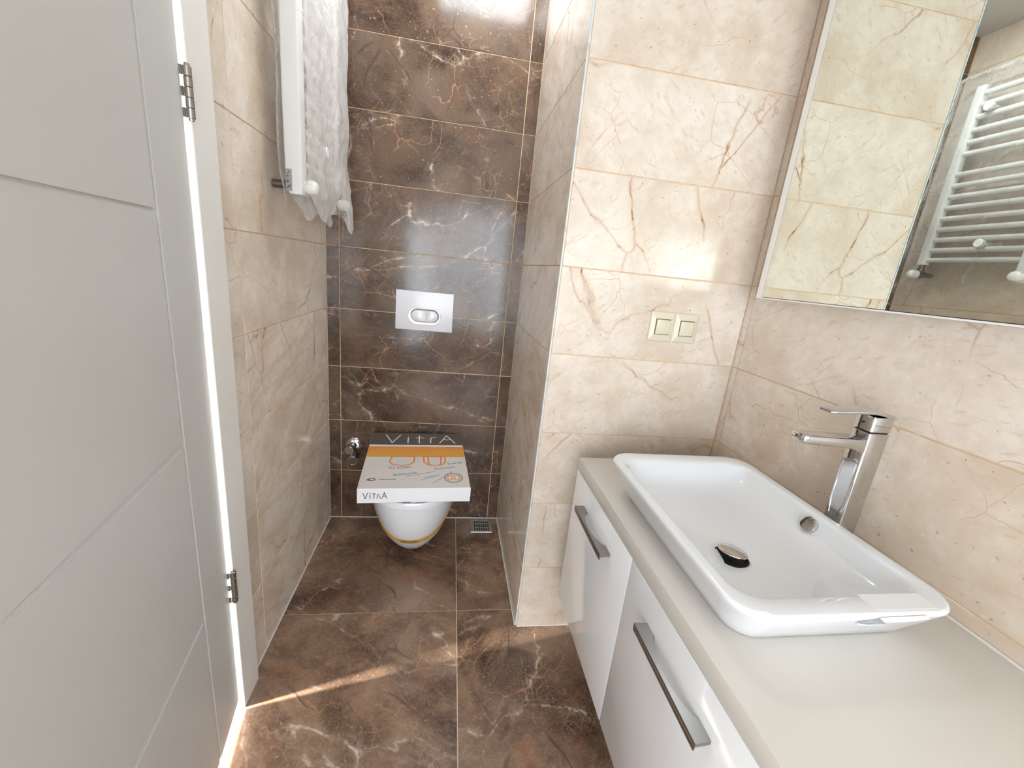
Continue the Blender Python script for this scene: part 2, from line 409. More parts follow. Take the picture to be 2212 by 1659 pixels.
# floor
fl = slab('floor', (-.02, R+.1, YR-.1, .10, -.12, -D), mat=M['grout_floor'])
fx = [0, .597, 1.197, R]; fy = [YR, -4.188, -3.588, -2.988, -2.388, -1.788, -1.188, -.588, 0]
def fskip(u0, u1, v0, v1):      # keep the pier footprint free
    if v1 > -P and u1 > W:
        out = []
        if u0 < W: out.append((u0, W, v0, v1))
        if v0 < -P: out.append((max(u0, W) if u0 < W else u0, u1, v0, -P)) if u0 >= W else out.append((W, u1, v0, -P))
        if u0 < W and v0 < -P:
            out = [(u0, u1, v0, -P), (u0, W, -P, v1)]
        return out
    return [(u0, u1, v0, v1)]
tiles(fl, (0, 0, 0), (1, 0, 0), (0, 1, 0), [0, .597, 1.197, R], fy, lambda i, j: M['brown_floor'], gap=.0030)
# walls
wf = slab('wall_far', (-.10, W+.002, D, .10, -.12, H+.1), mat=M['grout_peach'])
tiles(wf, (0, 0, 0), (1, 0, 0), (0, 0, 1), [0, G1, G2, W], rows, lambda i, j: M['brown'])
DOOR0, DOOR1, DTOP = -.895, -1.735, 2.085
wl = slab('wall_left', (-.10, -D, DOOR0, .10, -.12, H+.1), (-.10, -D, YR-.1, DOOR1, -.12, H+.1), (-.10, -D, DOOR1, DOOR0, DTOP, H+.1), mat=M['grout_peach'])
tiles(wl, (0, 0, 0), (0, -1, 0), (0, 0, -1), [0, DL, .905], [-z for z in rows[::-1]], lambda i, j: M['beige_streak'] if i == 0 and j > 5 else M['beige'])
tiles(wl, (0, 0, 0), (0, -1, 0), (0, 0, -1), [1.725, 2.428, 3.131, 3.834, 4.6], [-z for z in rows[::-1]], lambda i, j: M['beige'])
tiles(wl, (0, 0, 0), (0, -1, 0), (0, 0, -1), [.905, 1.421, 1.725], [-H, -2.249, -DTOP-.01], lambda i, j: M['beige'])
wp = slab('wall_pier', (W+D, R+.1, -P+D, .10, -.12, H+.1), mat=M['grout_peach'])
tiles(wp, (W, 0, 0), (0, 1, 0), (0, 0, -1), [-P+.0045, 0], [-z for z in rows[::-1]], lambda i, j: M['beige_streak'])
tiles(wp, (0, -P, 0), (1, 0, 0), (0, 0, 1), [W+.0045, R], rows, lambda i, j: M['beige'])
wr = slab('wall_right', (R+D, R+.12, YR-.1, -P+.01, -.12, H+.1), mat=M['grout_peach'])
tiles(wr, (R, 0, 0), (0, 1, 0), (0, 0, -1), [YR, -4.2, -3.5, -2.80, -2.20, -1.50, -.693, -P], [-z for z in rows[::-1]], lambda i, j: M['beige'])
wx0, wx1, wz0, wz1 = .35, 1.15, 1.0, 2.1
we = slab('wall_rear', (-.10, wx0, YR-.12, YR-D, -.12, H+.1), (wx1, R+.12, YR-.12, YR-D, -.12, H+.1),
          (wx0, wx1, YR-.12, YR-D, -.12, wz0), (wx0, wx1, YR-.12, YR-D, wz1, H+.1), mat=M['grout_peach'])
def wskip(u0, u1, v0, v1):      # u runs along -x, v along -z?  (kept simple: cut around the window)
    x0, x1 = -u1, -u0
    if x1 <= wx0+1e-6 or x0 >= wx1-1e-6 or v1 <= wz0 or v0 >= wz1: return [(u0, u1, v0, v1)]
    out = []
    if v0 < wz0: out.append((u0, u1, v0, wz0))
    if v1 > wz1: out.append((u0, u1, wz1, v1))
    a, b_ = max(v0, wz0), min(v1, wz1)
    if x0 < wx0: out.append((-wx0, u1, a, b_))
    if x1 > wx1: out.append((u0, -wx1, a, b_))
    return out
tiles(we, (0, YR, 0), (-1, 0, 0), (0, 0, 1), [-R, -.70, 0], rows, lambda i, j: M['beige'], skip=wskip)
ce = slab('ceiling', (-.10, R+.12, YR-.12, .10, H, H+.12), mat=M['plaster'])
# rear frosted window that lights the room
bm = bmesh.new()
for q in ((wx0, wx0+.05, wz0, wz1), (wx1-.05, wx1, wz0, wz1), (wx0+.05, wx1-.05, wz0, wz0+.05), (wx0+.05, wx1-.05, wz1-.05, wz1)):
    box(bm, q[0], q[1], YR-.09, YR-.04, q[2], q[3], .004)
wi = mobj('window_1', bm, M['edge']); wi['kind'] = 'structure'
bm = bmesh.new(); box(bm, wx0+.05, wx1-.05, YR-.07, YR-.062, wz0+.05, wz1-.05)
mobj('pane', bm, emit('frosted_daylight', (.90, .95, 1.0), WINDOW_STRENGTH), wi)
# corner bead of the pier
bm = bmesh.new(); box(bm, W-.0005, W+.0036, -P-.0005, -P+.0036, .012, H-.002, .0008, 1)
cb = mobj('trim_1', bm, M['bead']); cb['kind'] = 'structure'
bm = bmesh.new()
for k in range(11):
    z = .06 + .213*k
    for q in range(4): box(bm, W+.0004, W+.0030, -P-.0009, -P-.0005, z+.004*q, z+.004*q+.0022)
mobj('bead_print', bm, M['blue_print'], cb)
# caulk lines at the floor
def base(name, *b):
    bm = bmesh.new()
    for q in b: box(bm, *q, .001, 1)
    o = mobj(name, bm, M['caulk']); o['kind'] = 'structure'
base('caulk_far', (.002, W-.002, -.0045, -.0003, .0002, .0045))
base('caulk_left', (.0003, .004, -.818, -.005, .0002, .0045))
base('caulk_pier', (W-.0045, W-.0003, -.662, -.005, .0002, .0045), (W+.004, R-.004, -P-.0035, -P-.0003, .0002, .0038))

# ------------------------------------------------------------------ hallway beyond the door
hf = slab('floor_hallway', (-2.6, -.02, -3.6, .6, -.12, -.003), mat=M['hall'])
hw = slab('wall_hallway', (-1.32, -1.20, -3.6, -1.75, 0, 2.5), (-1.32, -1.20, -.35, .6, 0, 2.5), (-1.32, -1.20, -1.75, -.35, 2.2, 2.5), mat=M['plaster'])  # unseen added wall, its opening shaped to admit sun only near the hinge
hc = slab('ceiling_hallway', (-1.32, -.10, -3.6, .6, 2.5, 2.6), mat=M['plaster'])
he = slab('wall_hallway_end', (-1.32, -.10, .5, .6, 0, 2.5), (-1.32, -.10, -3.6, -3.5, 0, 2.5), mat=M['plaster'])

# ------------------------------------------------------------------ door frame (casing + jamb)
bm = bmesh.new(); box(bm, .0003, .020, -.905, -.822, .0005, DTOP+.07, .0015, 1)
tr = mobj('door_frame', bm, M['casing']); tag(tr, 'cream door frame standing on the floor between the tiled left wall and the open door', 'door frame', kind='structure')
tr.name = 'door_frame'
bm = bmesh.new(); box(bm, -.12, -.0003, -.905, -.8955, .0005, DTOP, .001, 1)
mobj('jamb', bm, M['casing'], tr)
bm = bmesh.new(); box(bm, -.12, .020, -1.735, -1.712, .0005, DTOP, .001, 1); box(bm, .0003, .020, -1.80, -1.7355, .0005, DTOP+.07, .001, 1)
mobj('jamb', bm, M['casing'], tr)
bm = bmesh.new(); box(bm, -.12, .020, -1.7115, -.9055, DTOP-.02, DTOP, .001, 1); box(bm, .0003, .020, -1.7355, -.9055, DTOP+.0005, DTOP+.07, .001, 1)
mobj('head_casing', bm, M['casing'], tr)

# ------------------------------------------------------------------ door leaf, opened about ten degrees
PH = Vector((.0105, -.905, 0)); DA = math.radians(9.98)
dr = empty('door_1', PH, 0); dr.rotation_euler = (0, 0, DA)      # local -y runs along the leaf, local +x is the room side
dr['kind'] = 'structure'
DB, DT, DWD, DTH = .045, 2.06, .80, .040
gz = [DB, .454, .852, 1.256, 1.66, DT]; gv = .1605; gw = .0060
bm = bmesh.new(); box(bm, -DTH, -.003, -DWD, -.012, DB, DT, 0)
mobj('core', bm, M['door'], dr)
def panel(y0, y1, z0, z1):
    bm = bmesh.new(); box(bm, -.003, 0, y0, y1, z0, z1)
    top = [e for e in bm.edges if all(v.co.x > -.001 for v in e.verts)]
    bmesh.ops.bevel(bm, geom=top, offset=.0026, segments=2, affect='EDGES')
    mobj('panel', bm, M['door'], dr)
panel(-gv+gw/2, -.012, DB, DT)
for a, b_ in zip(gz, gz[1:]):
    panel(-DWD, -gv-gw/2, a+(gw/2 if a > DB else 0), b_-(gw/2 if b_ < DT else 0))
def hinge(zc, hh, label):
    e = empty('hinge', (.0165, -.9125, zc-hh/2)); tag(e, label, 'hinge', 'steel hinges of the white door')
    n = 5 if hh > .075 else 4
    seg = hh/n
    for k in range(n):
        bm = bmesh.new()
        lathe(bm, [(.0062, 0), (.0070, .0006), (.0070, seg-.0012), (.0062, seg-.0006)], (0.006, 0, k*seg), (0, 0, 1), 20)
        mobj('knuckle', bm, M['hinge'], e, True, 40)
    bm = bmesh.new(); lathe(bm, [(.0045, -.004), (.0050, -.002), (.0050, hh+.002), (.0045, hh+.004)], (.006, 0, 0), (0, 0, 1), 16)
    mobj('pin', bm, M['hinge'], e, True, 40)
    bm = bmesh.new()
    for k in (range(0, n, 2)): box(bm, -.012, .0005, -.0075, -.0045, k*seg+.001, (k+1)*seg-.001)
    box(bm, -.028, -.012, -.0075, -.0045, .0, hh)
    mobj('leaf_plate', bm, M['hinge'], e)
    return e
hinge(1.472, .084, 'upper steel hinge between the white door and its cream frame')
hinge(.405, .088, 'lower steel hinge between the white door and its cream frame')

# ------------------------------------------------------------------ vanity cabinet
CT, CTH, CX, CY0 = .717, .036, .908, -.770
CYN = -1.96
vc = empty('vanity_cabinet', (1.15, -1.36, .235)); tag(vc, 'white glossy wall-hung vanity cabinet with two flat doors and grey bow handles', 'cabinet')
ox, oy, oz = vc.location
def L(bm, o=vc.location):
    bmesh.ops.translate(bm, verts=bm.verts, vec=-Vector(o)); return bm
zb, zt = .237, CT-CTH
bm = bmesh.new(); box(bm, CX+.020, R-.0015, CYN+.002, CY0+.004-.006, zb, zt-.0005, .0008, 1)
mobj('body', L(bm), M['carcass'], vc)
bm = bmesh.new(); box(bm, CX+.0185, CX+.0198, CYN+.004, CY0-.006, zb+.002, zt-.003); mobj('door_gap_shade', L(bm), M['gap_shade'], vc)  # added dark sheet, paints the shade in the seams between the doors
edges = [-.7705, -1.1650, -1.5625, CYN]
def handle(yc, par, org, length=.203):
    # bow handle: flat horizontal bar whose middle arches away from the door
    n = 24; z0, z1 = .6085, .6150
    xo = CX-.026; y0, y1 = yc-length/2, yc+length/2
    outer = [(xo-.001*math.sin(PI*i/n), y0-.006+(y1-y0+.0)*i/n) for i in range(n+1)]
    pts = [(CX-.0002, y0), (xo, y0-.002), ] + [(xo, y0+(y1-y0)*i/n) for i in range(1, n)] + [(xo, y1+.002), (CX-.0002, y1)]
    a0, a1 = y1-.030, y0+.030
    inner = [(CX-.0002, a0)] + [(CX-.0002-.0195*math.sin(PI*i/n)**.55, a0+(a1-a0)*i/n) for i in range(1, n)] + [(CX-.0002, a1)]
    out = pts + inner
    bm = bmesh.new(); vb = [bm.verts.new((x, y, z0)) for x, y in out]; vt = [bm.verts.new((x, y, z1)) for x, y in out]
    k = len(out)
    fb = bm.faces.new(vb); ft = bm.faces.new(vt)
    for i in range(k): bm.faces.new((vb[i], vb[(i+1) % k], vt[(i+1) % k], vt[i]))
    bmesh.ops.triangulate(bm, faces=[fb, ft])
    # down-turned outer lip
    box(bm, xo-.0005, xo+.0025, y0-.001, y1+.001, z0-.008, z0+.001, .0006, 1)
    bmesh.ops.translate(bm, verts=bm.verts, vec=-Vector(org))
    mobj('handle', bm, M['brushed'], par)
for i in range(3):
    a, b_ = edges[i]-.0015, edges[i+1]+.0015
    org = Vector((CX, (a+b_)/2, zb))
    bm = bmesh.new(); box(bm, CX, CX+.018, b_, a, zb-.002, zt-.002, .0012, 2)
    bmesh.ops.translate(bm, verts=bm.verts, vec=-org)
    d = mobj('door', bm, M['lacquer'], vc, True, 40); d.location = org-vc.location
    handle((a+b_)/2, d, org)
# countertop
bm = bmesh.new(); box(bm, CX, R-.0015, CYN, CY0, zt, CT, .0022, 2)
o = mobj('countertop', bm, M['counter'], None, True, 40); tag(o, 'cream laminate countertop lying on the white vanity cabinet under the basin', 'countertop')
bm = bmesh.new(); tube(bm, [(R-.0028, CY0-.004, CT+.0010)]+[(R-.0028+random.uniform(-.0005, .0005), CY0-.06*k, CT+.0012+random.uniform(-.0004, .0006)) for k in range(1, 20)], .0030, 8)
mobj('caulk_line', bm, M['caulk'], o, True)

# ------------------------------------------------------------------ basin
X0, X1, Y0, Y1, ZR = .922, 1.293, -1.446, -.925, CT+.090
ws = empty('wash_basin', (1.11, -1.19, CT+.0006)); tag(ws, 'white rectangular ceramic countertop basin with a torn sticker on its near side', 'basin')
def fz(x, y):            # inner floor height, gently falling to the drain
    return .7445 + .010*min(1, (Vector((x-1.065, (y+1.238)*.75)).length)/.16)
bm = bmesh.new()
rings = []
zb0 = CT+.0006
for z, ix, iy, r in ((zb0, .045, .052, .040), (zb0+.003, .0425, .0495, .042), (zb0+.022, .033, .038, .046), (zb0+.045, .021, .023, .049), (zb0+.063, .011, .012, .051), (ZR-.014, .004, .0045, .052), (ZR-.0065, .0003, .0003, .052), (ZR-.0045, 0, 0, .052),
                     (ZR-.0022, .0010, .0010, .052), (ZR-.0006, .0030, .0030, .050), (ZR, .0060, .0060, .048), (ZR-.0002, .016, .020, .046), (ZR-.0010, .0205, .032, .045), (ZR-.0035, .0235, .0375, .045), (ZR-.0075, .0255, .0405, .045)):
    rings.append(rrect(X0+ix, X1-(ix*.26 if z < ZR-.01 else ix), Y0+iy, Y1-(iy if z > ZR-.01 else iy*.8), z, r))
for k, (fxl, fxr, fyn, fyf, zz, r) in enumerate(((.029, .031, .047, .047, ZR-.018, .036), (.034, .042, .052, .054, ZR-.034, .042), (.042, .060, .060, .064, ZR-.048, .05), (.054, .080, .074, .078, ZR-.0565, .055), (.070, .100, .095, .10, ZR-.0600, .055))):
    rings.append(rrect(X0+fxl, X1-fxr, Y0+fyn, Y1-fyf, zz, r))
# converge to the drain ring
dc = Vector((1.065, -1.238)); last = rings[-1]; ang = [math.atan2(p.y-dc.y, p.x-dc.x) for p in last]
def toward(f, z, rad=.0318):
    return [Vector((p.x*(1-f)+(dc.x+rad*math.cos(a))*f, p.y*(1-f)+(dc.y+rad*math.sin(a))*f, z)) for p, a in zip(last, ang)]
zf = last[0].z
rings += [toward(.35, zf-.0020), toward(.7, zf-.0040), toward(.93, zf-.0052), toward(1, zf-.0062), toward(1, zf-.012)]
loft(bm, rings, cap0=True, cap1=True)
L(bm, ws.location)
mobj('bowl', bm, M['ceramic'], ws, True, 60)
ZD = zf-.0062
# drain
dn = empty('_tmp'); bpy.data.objects.remove(dn)
bm = bmesh.new(); lathe(bm, [(.0315, -.008), (.0315, .0004), (.0285, .0008), (.0275, -.005), (.001, -.005)], (dc.x, dc.y, ZD), (0, 0, 1), 40)
L(bm, ws.location); dro = mobj('drain', bm, M['black'], ws, True, 40); dro['label'] = 'dark open drain hole'
bm = bmesh.new(); lathe(bm, [(.0045, -.004), (.0045, .008), (.0250, .0100), (.0268, .0115), (.0262, .0130), (.018, .0152), (.001, .0160)], (dc.x, dc.y, ZD), Vector((.10, .10, 1)), 40)
L(bm, ws.location); mobj('plug', bm, M['chrome'], dro, True, 40)
# overflow cap on the back wall of the bowl
nrm = Vector((-.93, 0, .42)).normalized(); oc = Vector((1.2545, -1.200, .786))
bm = bmesh.new(); lathe(bm, [(.0165, -.008), (.0172, .0030), (.0166, .0050), (.0140, .0055), (.001, .0055)], oc, nrm, 36)
L(bm, ws.location); mobj('overflow_cap', bm, M['chrome'], ws, True, 35)
# maker's mark on the back rim
bm = bmesh.new()
for k, pts in enumerate((((0, 0), (.002, -.003)), ((.002, -.003), (.004, 0)), ((.006, 0), (.006, -.003)), ((.009, 0), (.009, -.003)), ((.012, -.003), (.014, 0), (.016, -.003)))):
    ribbon(bm, pts, .0007, .0002)
bmesh.ops.transform(bm, matrix=Matrix.Translation((1.2745, -1.190, ZR-.0024)) @ Euler((0, .25, -PI/2)).to_matrix().to_4x4(), verts=bm.verts)
L(bm, ws.location); mobj('makers_mark', bm, M['ink_black'], ws)
# torn sticker on the near side: a paper label folded over the rim and a torn silver hole
def near_pt(x, z, off=0.0006):        # point on the near outer wall (y as a function of z)
    t = (z-zb0)/(ZR-.010-zb0); prof = ((0, .052), (.033, .0495), (.277, .038), (.566, .023), (.79, .012), (.956, .0045), (1.05, .0003), (1.10, .0005), (1.125, .0035))
    iy = prof[-1][1]
    for (a, ya), (b_, yb) in zip(prof, prof[1:]):
        if t <= b_: iy = ya+(yb-ya)*max(0, (t-a))/(b_-a); break
    return Vector((x, Y0+iy-off, z-off*.6))
st = empty('sticker', (1.16, -1.43, CT+.03)); st.parent = ws; st.location = Vector((1.16, -1.43, CT+.03))-ws.location
ORG = Vector((1.16, -1.43, CT+.03))
def patch(name, poly, mat, off=.0006, par=None, t=.0004):
    bm = bmesh.new(); vs2 = [bm.verts.new(near_pt(x, z, off)) for x, z in poly]; bm.faces.new(vs2)
    r = bmesh.ops.extrude_face_region(bm, geom=list(bm.faces)); 
    for v in r['geom']:
        if isinstance(v, bmesh.types.BMVert): v.co.y -= t
    bmesh.ops.translate(bm, verts=bm.verts, vec=-ORG); return mobj(name, bm, mat, st)
bpy.data.objects.remove(st)
st = bpy.data.objects.new('sticker', None); link(st, ws); st.location = ORG-ws.location
patch('foil_patch', [(1.111, .7905), (1.122, .797), (1.134, .8025), (1.160, .8030), (1.196, .8030), (1.190, .793), (1.178, .784), (1.166, .778), (1.135, .780), (1.116, .786)], M['foil'])
bm = bmesh.new()     # curled flap
n = 10; pa = []; pb = []
for i in range(n+1):
    f = i/n; x = 1.134+.080*f; a = near_pt(x, .8035+.0015*f, .0012)
    pa.append(a); pb.append(a+Vector((.005*(1-f), -.0050-.0015*math.sin(PI*f), -.0040*(1-.6*f))))
for A, B in ((pa, pb),):
    va = [bm.verts.new(p) for p in A]; vb = [bm.verts.new(p) for p in B]
    vc2 = [bm.verts.new(p+Vector((0, -.0007, .0007))) for p in A]; vd = [bm.verts.new(p+Vector((0, -.0007, .0007))) for p in B]
    for i in range(n):
        bm.faces.new((va[i], va[i+1], vb[i+1], vb[i])); bm.faces.new((vc2[i], vd[i], vd[i+1], vc2[i+1]))
        bm.faces.new((va[i], vc2[i], vc2[i+1], va[i+1])); bm.faces.new((vb[i], vb[i+1], vd[i+1], vd[i]))
bmesh.ops.translate(bm, verts=bm.verts, vec=-ORG); mobj('flap', bm, M['paper'], st, True, 40)
patch('lower_flap', [(1.109, .7905), (1.113, .7835), (1.136, .7770), (1.166, .7750), (1.167, .7785), (1.136, .7805), (1.117, .7860)], M['paper'], .0012, t=.0012)

bm = bmesh.new(); box(bm, 1.138, 1.246, -1.4375, -1.4080, ZR-.0012, ZR+.0003); bmesh.ops.translate(bm, verts=bm.verts, vec=-ORG); mobj('paper_label', bm, M['paper'], st)
# ------------------------------------------------------------------ tall tap behind the basin
tp = empty('basin_tap', (1.340, -1.187, CT+.0006)); tag(tp, 'tall chrome single-lever tap standing behind the white basin', 'tap')
TX0, TX1, TY0, TY1 = 1.3165, 1.3630, -1.2070, -1.1670
bm = bmesh.new()
TT = .990
prof = [(CT+.0006, .000), (CT+.02, .000), (.93, 0.0), (TT, .0)]
rg = [rrect(TX0, TX1, TY0, TY1, z, .0055, 5) for z in (CT+.0006, .80, .90, TT-.001)] + [rrect(TX0+.001, TX1-.001, TY0+.001, TY1-.001, TT, .005, 5)]
loft(bm, rg); L(bm, tp.location); bd = mobj('body', bm, M['chrome'], tp, True, 30)
# scooped recess frame on the front face
bm = bmesh.new()
yc = (TY0+TY1)/2
def shield(x, s):
    pts = []
    for a in range(0, 181, 15): pts.append((x, yc-.0135*s*math.cos(math.radians(a)), .922+.006*s*math.sin(math.radians(a))))
    pts += [(x, yc+.0135*s, .835), (x, yc+.0080*s, .806), (x, yc, .802), (x, yc-.0080*s, .806), (x, yc-.0135*s, .835)]
    return pts
loft(bm, [shield(TX0-.0002, 1.12), shield(TX0-.0022, 1.08), shield(TX0-.0022, .94), shield(TX0-.0004, .86)], cap0=True, cap1=True)
L(bm, tp.location); mobj('front_panel', bm, M['chrome'], tp, True, 35)
# spout
bm = bmesh.new(); rg = []
xs = [TX0+.006, TX0-.002, TX0-.012, TX0-.04, 1.20, 1.187, 1.182, 1.180]
for i, x in enumerate(xs):
    f = (TX0-x)/(TX0-1.18)
    zt_ = .976+.0045*max(0, f); th = .0205-.004*max(0, f); zb_ = zt_-th
    if i == 0 or i == 1: zb_ -= .006
    if i == 2: zb_ -= .002
    hw_ = .0185
    if i == 5: hw_ -= .001
    if i == 6: hw_ -= .003; zb_ += .001; zt_ -= .001
    if i == 7: hw_ -= .006; zb_ += .0035; zt_ -= .0035
    r = .0035; ring = []
    for cy_, cz_, a0 in ((yc+hw_-r, zt_-r, 0), (yc-hw_+r, zt_-r, 90), (yc-hw_+r, zb_+r, 180), (yc+hw_-r, zb_+r, 270)):
        for k in range(4):
            a = math.radians(a0+30*k); ring.append(Vector((x, cy_+r*math.cos(a), cz_+r*math.sin(a))))
    rg.append(ring)
loft(bm, rg); L(bm, tp.location); sp_ = mobj('spout', bm, M['chrome'], tp, True, 30)
bm = bmesh.new(); lathe(bm, [(.0105, 0), (.0105, -.004), (.009, -.005), (.001, -.005)], (1.200, yc, .9655), (0, 0, 1), 24); L(bm, tp.location)
mobj('aerator', bm, M['hinge'], sp_, True, 40)
# collar + lever
bm = bmesh.new(); loft(bm, [rrect(TX0+.003, TX1-.002, TY0+.002, TY1-.002, z, .006, 5) for z in (TT+.0003, TT+.0035)]); L(bm, tp.location)
mobj('collar', bm, M['black'], tp, True, 30)
bm = bmesh.new(); loft(bm, [rrect(TX0-.001, TX1, TY0, TY1, TT+.0038, .006, 5), rrect(TX0-.001, TX1, TY0, TY1, TT+.030, .006, 5), rrect(TX0+.001, TX1-.002, TY0+.001, TY1-.001, TT+.033, .006, 5)])
L(bm, tp.location); mobj('lever_base', bm, M['chrome'], tp, True, 30)
bm = bmesh.new(); rg = []
for x, z, th, hw_ in ((TX1+.001, 1.0225, .0060, .0190), (TX1-.006, 1.0245, .0080, .0202), (1.33, 1.0305, .0085, .0202), (1.315, 1.0320, .0075, .0200), (1.28, 1.0310, .0060, .0190), (1.240, 1.0285, .0052, .0172), (1.228, 1.0275, .0048, .0150), (1.224, 1.0272, .0030, .0125)):
    r = .0018 if th > .004 else .0012; ring = []
    for cy_, cz_, a0 in ((yc+hw_-r, z+th/2-r, 0), (yc-hw_+r, z+th/2-r, 90), (yc-hw_+r, z-th/2+r, 180), (yc+hw_-r, z-th/2+r, 270)):
        for k in range(4):
            a = math.radians(a0+30*k); ring.append(Vector((x, cy_+r*math.cos(a), cz_+r*math.sin(a))))
    rg.append(ring)
loft(bm, rg); L(bm, tp.location); mobj('lever', bm, M['chrome'], tp, True, 30)
bm = bmesh.new(); lathe(bm, [(.0022, 0), (.0022, .0012), (.001, .0016)], (TX0-.0012, yc, TT+.018), (-1, 0, 0), 16); L(bm, tp.location)
mobj('temperature_dot', bm, M['black'], tp, True)

# ------------------------------------------------------------------ mirror cabinet
XM, MZ0, MZ1, MY0, MY1 = 1.3470, 1.2165, 2.02, -.7670, -1.97
mc = empty('mirror_cabinet', (R-.02, -1.37, MZ0)); tag(mc, 'wall-mounted mirror cabinet with a thin white frame above the basin', 'mirror cabinet')
bm = bmesh.new(); box(bm, XM, R-.0015, MY0-.021, MY0, MZ0, MZ1, .0008, 1); L(bm, mc.location); mobj('side_panel', bm, M['edge'], mc)
bm = bmesh.new(); box(bm, XM, R-.0015, MY1, MY1+.018, MZ0, MZ1, .0008, 1); L(bm, mc.location); mobj('side_panel', bm, M['edge'], mc)
bm = bmesh.new(); box(bm, XM+.006, R-.0015, MY1+.0185, MY0-.0215, MZ0+.004, MZ1, 0); L(bm, mc.location); mobj('back_box', bm, M['black'], mc)
bm = bmesh.new(); box(bm, XM-.001, R-.0015, MY1+.0185, MY0-.0215, MZ0, MZ0+.0035, .0004, 1); L(bm, mc.location); mobj('bottom_panel', bm, M['edge'], mc)
bm = bmesh.new(); box(bm, XM-.0005, XM+.0045, MY1+.0185, MY0-.0235, MZ0+.0048, MZ1-.002, 0); L(bm, mc.location); mobj('mirror', bm, M['mirror'], mc)

# ------------------------------------------------------------------ light switches on the pier
sx0, sx1, sz0, sz1 = 1.0985, 1.2525, 1.0615, 1.1495
se = empty('light_switch', ((sx0+sx1)/2, -P-.0004, sz0)); tag(se, 'cream double light switch on the beige tiled pier beside the mirror', 'light switch')
bm = bmesh.new(); yb_ = -P-.0004
midx = (sx0+sx1)/2
for a, b_ in ((sx0, midx-.0008), (midx+.0008, sx1)):
    cxm, czm = (a+b_)/2, (sz0+sz1)/2; hx, hz = (b_-a)/2, (sz1-sz0)/2
    loops = []
    for hx_, hz_, y in ((hx, hz, yb_), (hx, hz, yb_-.004), (hx-.002, hz-.002, yb_-.0055), (.0258, .0258, yb_-.0095), (.0235, .0235, yb_-.0100), (.0232, .0232, yb_-.0060)):
        loops.append([Vector((cxm+sx*hx_, y, czm+sz*hz_)) for sx, sz in ((-1, -1), (1, -1), (1, 1), (-1, 1))])
    loft(bm, loops, cap0=True, cap1=True)
box(bm, midx-.001, midx+.001, yb_-.0045, yb_, sz0+.001, sz1-.001)
L(bm, se.location); mobj('frame', bm, M['switch'], se)
for a, b_, tilt in ((sx0, midx, .045), (midx, sx1, .035)):
    cxm, czm = (a+b_)/2, (sz0+sz1)/2
    bm = bmesh.new(); box(bm, cxm-.0238, cxm+.0238, yb_-.0072, yb_-.0062, czm-.0238, czm+.0238); L(bm, se.location)
    mobj('gap', bm, M['switch_dark'], se)
    bm = bmesh.new(); box(bm, -.0212, .0212, -.0060, 0, -.0214, .0214, .0012, 2)
    bmesh.ops.transform(bm, matrix=Matrix.Translation((cxm, yb_-.0078, czm)) @ Matrix.Rotation(tilt, 4, 'X'), verts=bm.verts)
    L(bm, se.location); rk = mobj('rocker', bm, M['switch'], se, True, 35)
    if a == sx0:
        bm = bmesh.new(); box(bm, cxm-.004, cxm+.004, yb_-.0144, yb_-.0136, czm+.0185, czm+.0200); box(bm, cxm+.013, cxm+.0175, yb_-.0142, yb_-.0134, czm+.0150, czm+.0160)
        L(bm, se.location); mobj('window_mark', bm, M['switch_dark'], rk)

# ------------------------------------------------------------------ flush plate
fp = empty('flush_plate', (.400, -.0004, .932)); tag(fp, 'white dual flush plate with an oval chrome ring on the brown tiled wall', 'flush plate')
bm = bmesh.new(); box(bm, .279, .521, -.0094, -.0004, .9325, 1.0985, .0022, 3); L(bm, fp.location); mobj('plate', bm, M['plate'], fp, True, 40)
def stadium(cx, cz, hw_, hh_, y, n=14):
    out = []; r = hh_
    for i in range(n+1):
        a = -PI/2+PI*i/n; out.append(Vector((cx+hw_-r+r*math.cos(a), y, cz+r*math.sin(a))))
    for i in range(n+1):
        a = PI/2+PI*i/n; out.append(Vector((cx-hw_+r+r*math.cos(a), y, cz+r*math.sin(a))))
    return out
cx, cz = .4005, .996
bm = bmesh.new()
o_ = [stadium(cx, cz, .0685, .0365, -.0096), stadium(cx, cz, .0670, .0350, -.0125), stadium(cx, cz, .0610, .0290, -.0125), stadium(cx, cz, .0560, .0240, -.0104), stadium(cx, cz, .0560, .0240, -.0096)]
loft(bm, o_, False, False); L(bm, fp.location); mobj('ring', bm, M['satin'], fp, True, 50)
bm = bmesh.new(); split = cx+.0065
for side in (0, 1):
    bm = bmesh.new()
    def half(y, ins):
        pts = stadium(cx, cz, .0550-ins, .0230-ins, y, 14)
        out = []
        for p in pts:
            x = min(p.x, split-.001-ins) if side == 0 else max(p.x, split+.001+ins)
            out.append(Vector((x, p.y, p.z)))
        return out
    loft(bm, [half(-.0096, 0), half(-.0130, 0), half(-.0142, .0016)]); bmesh.ops.remove_doubles(bm, verts=bm.verts, dist=1e-6)
    L(bm, fp.location); mobj('button', bm, M['plate'], fp, True, 40)
bm = bmesh.new(); ribbon(bm, [(0, 0), (.003, 0)], .001); ribbon(bm, [(.005, 0), (.008, 0)], .0008)
bmesh.ops.transform(bm, matrix=Matrix.Translation((.500, -.0094, .9415)) @ Matrix.Rotation(PI/2, 4, 'X'), verts=bm.verts); L(bm, fp.location)
mobj('small_mark', bm, M['ink_black'], fp)

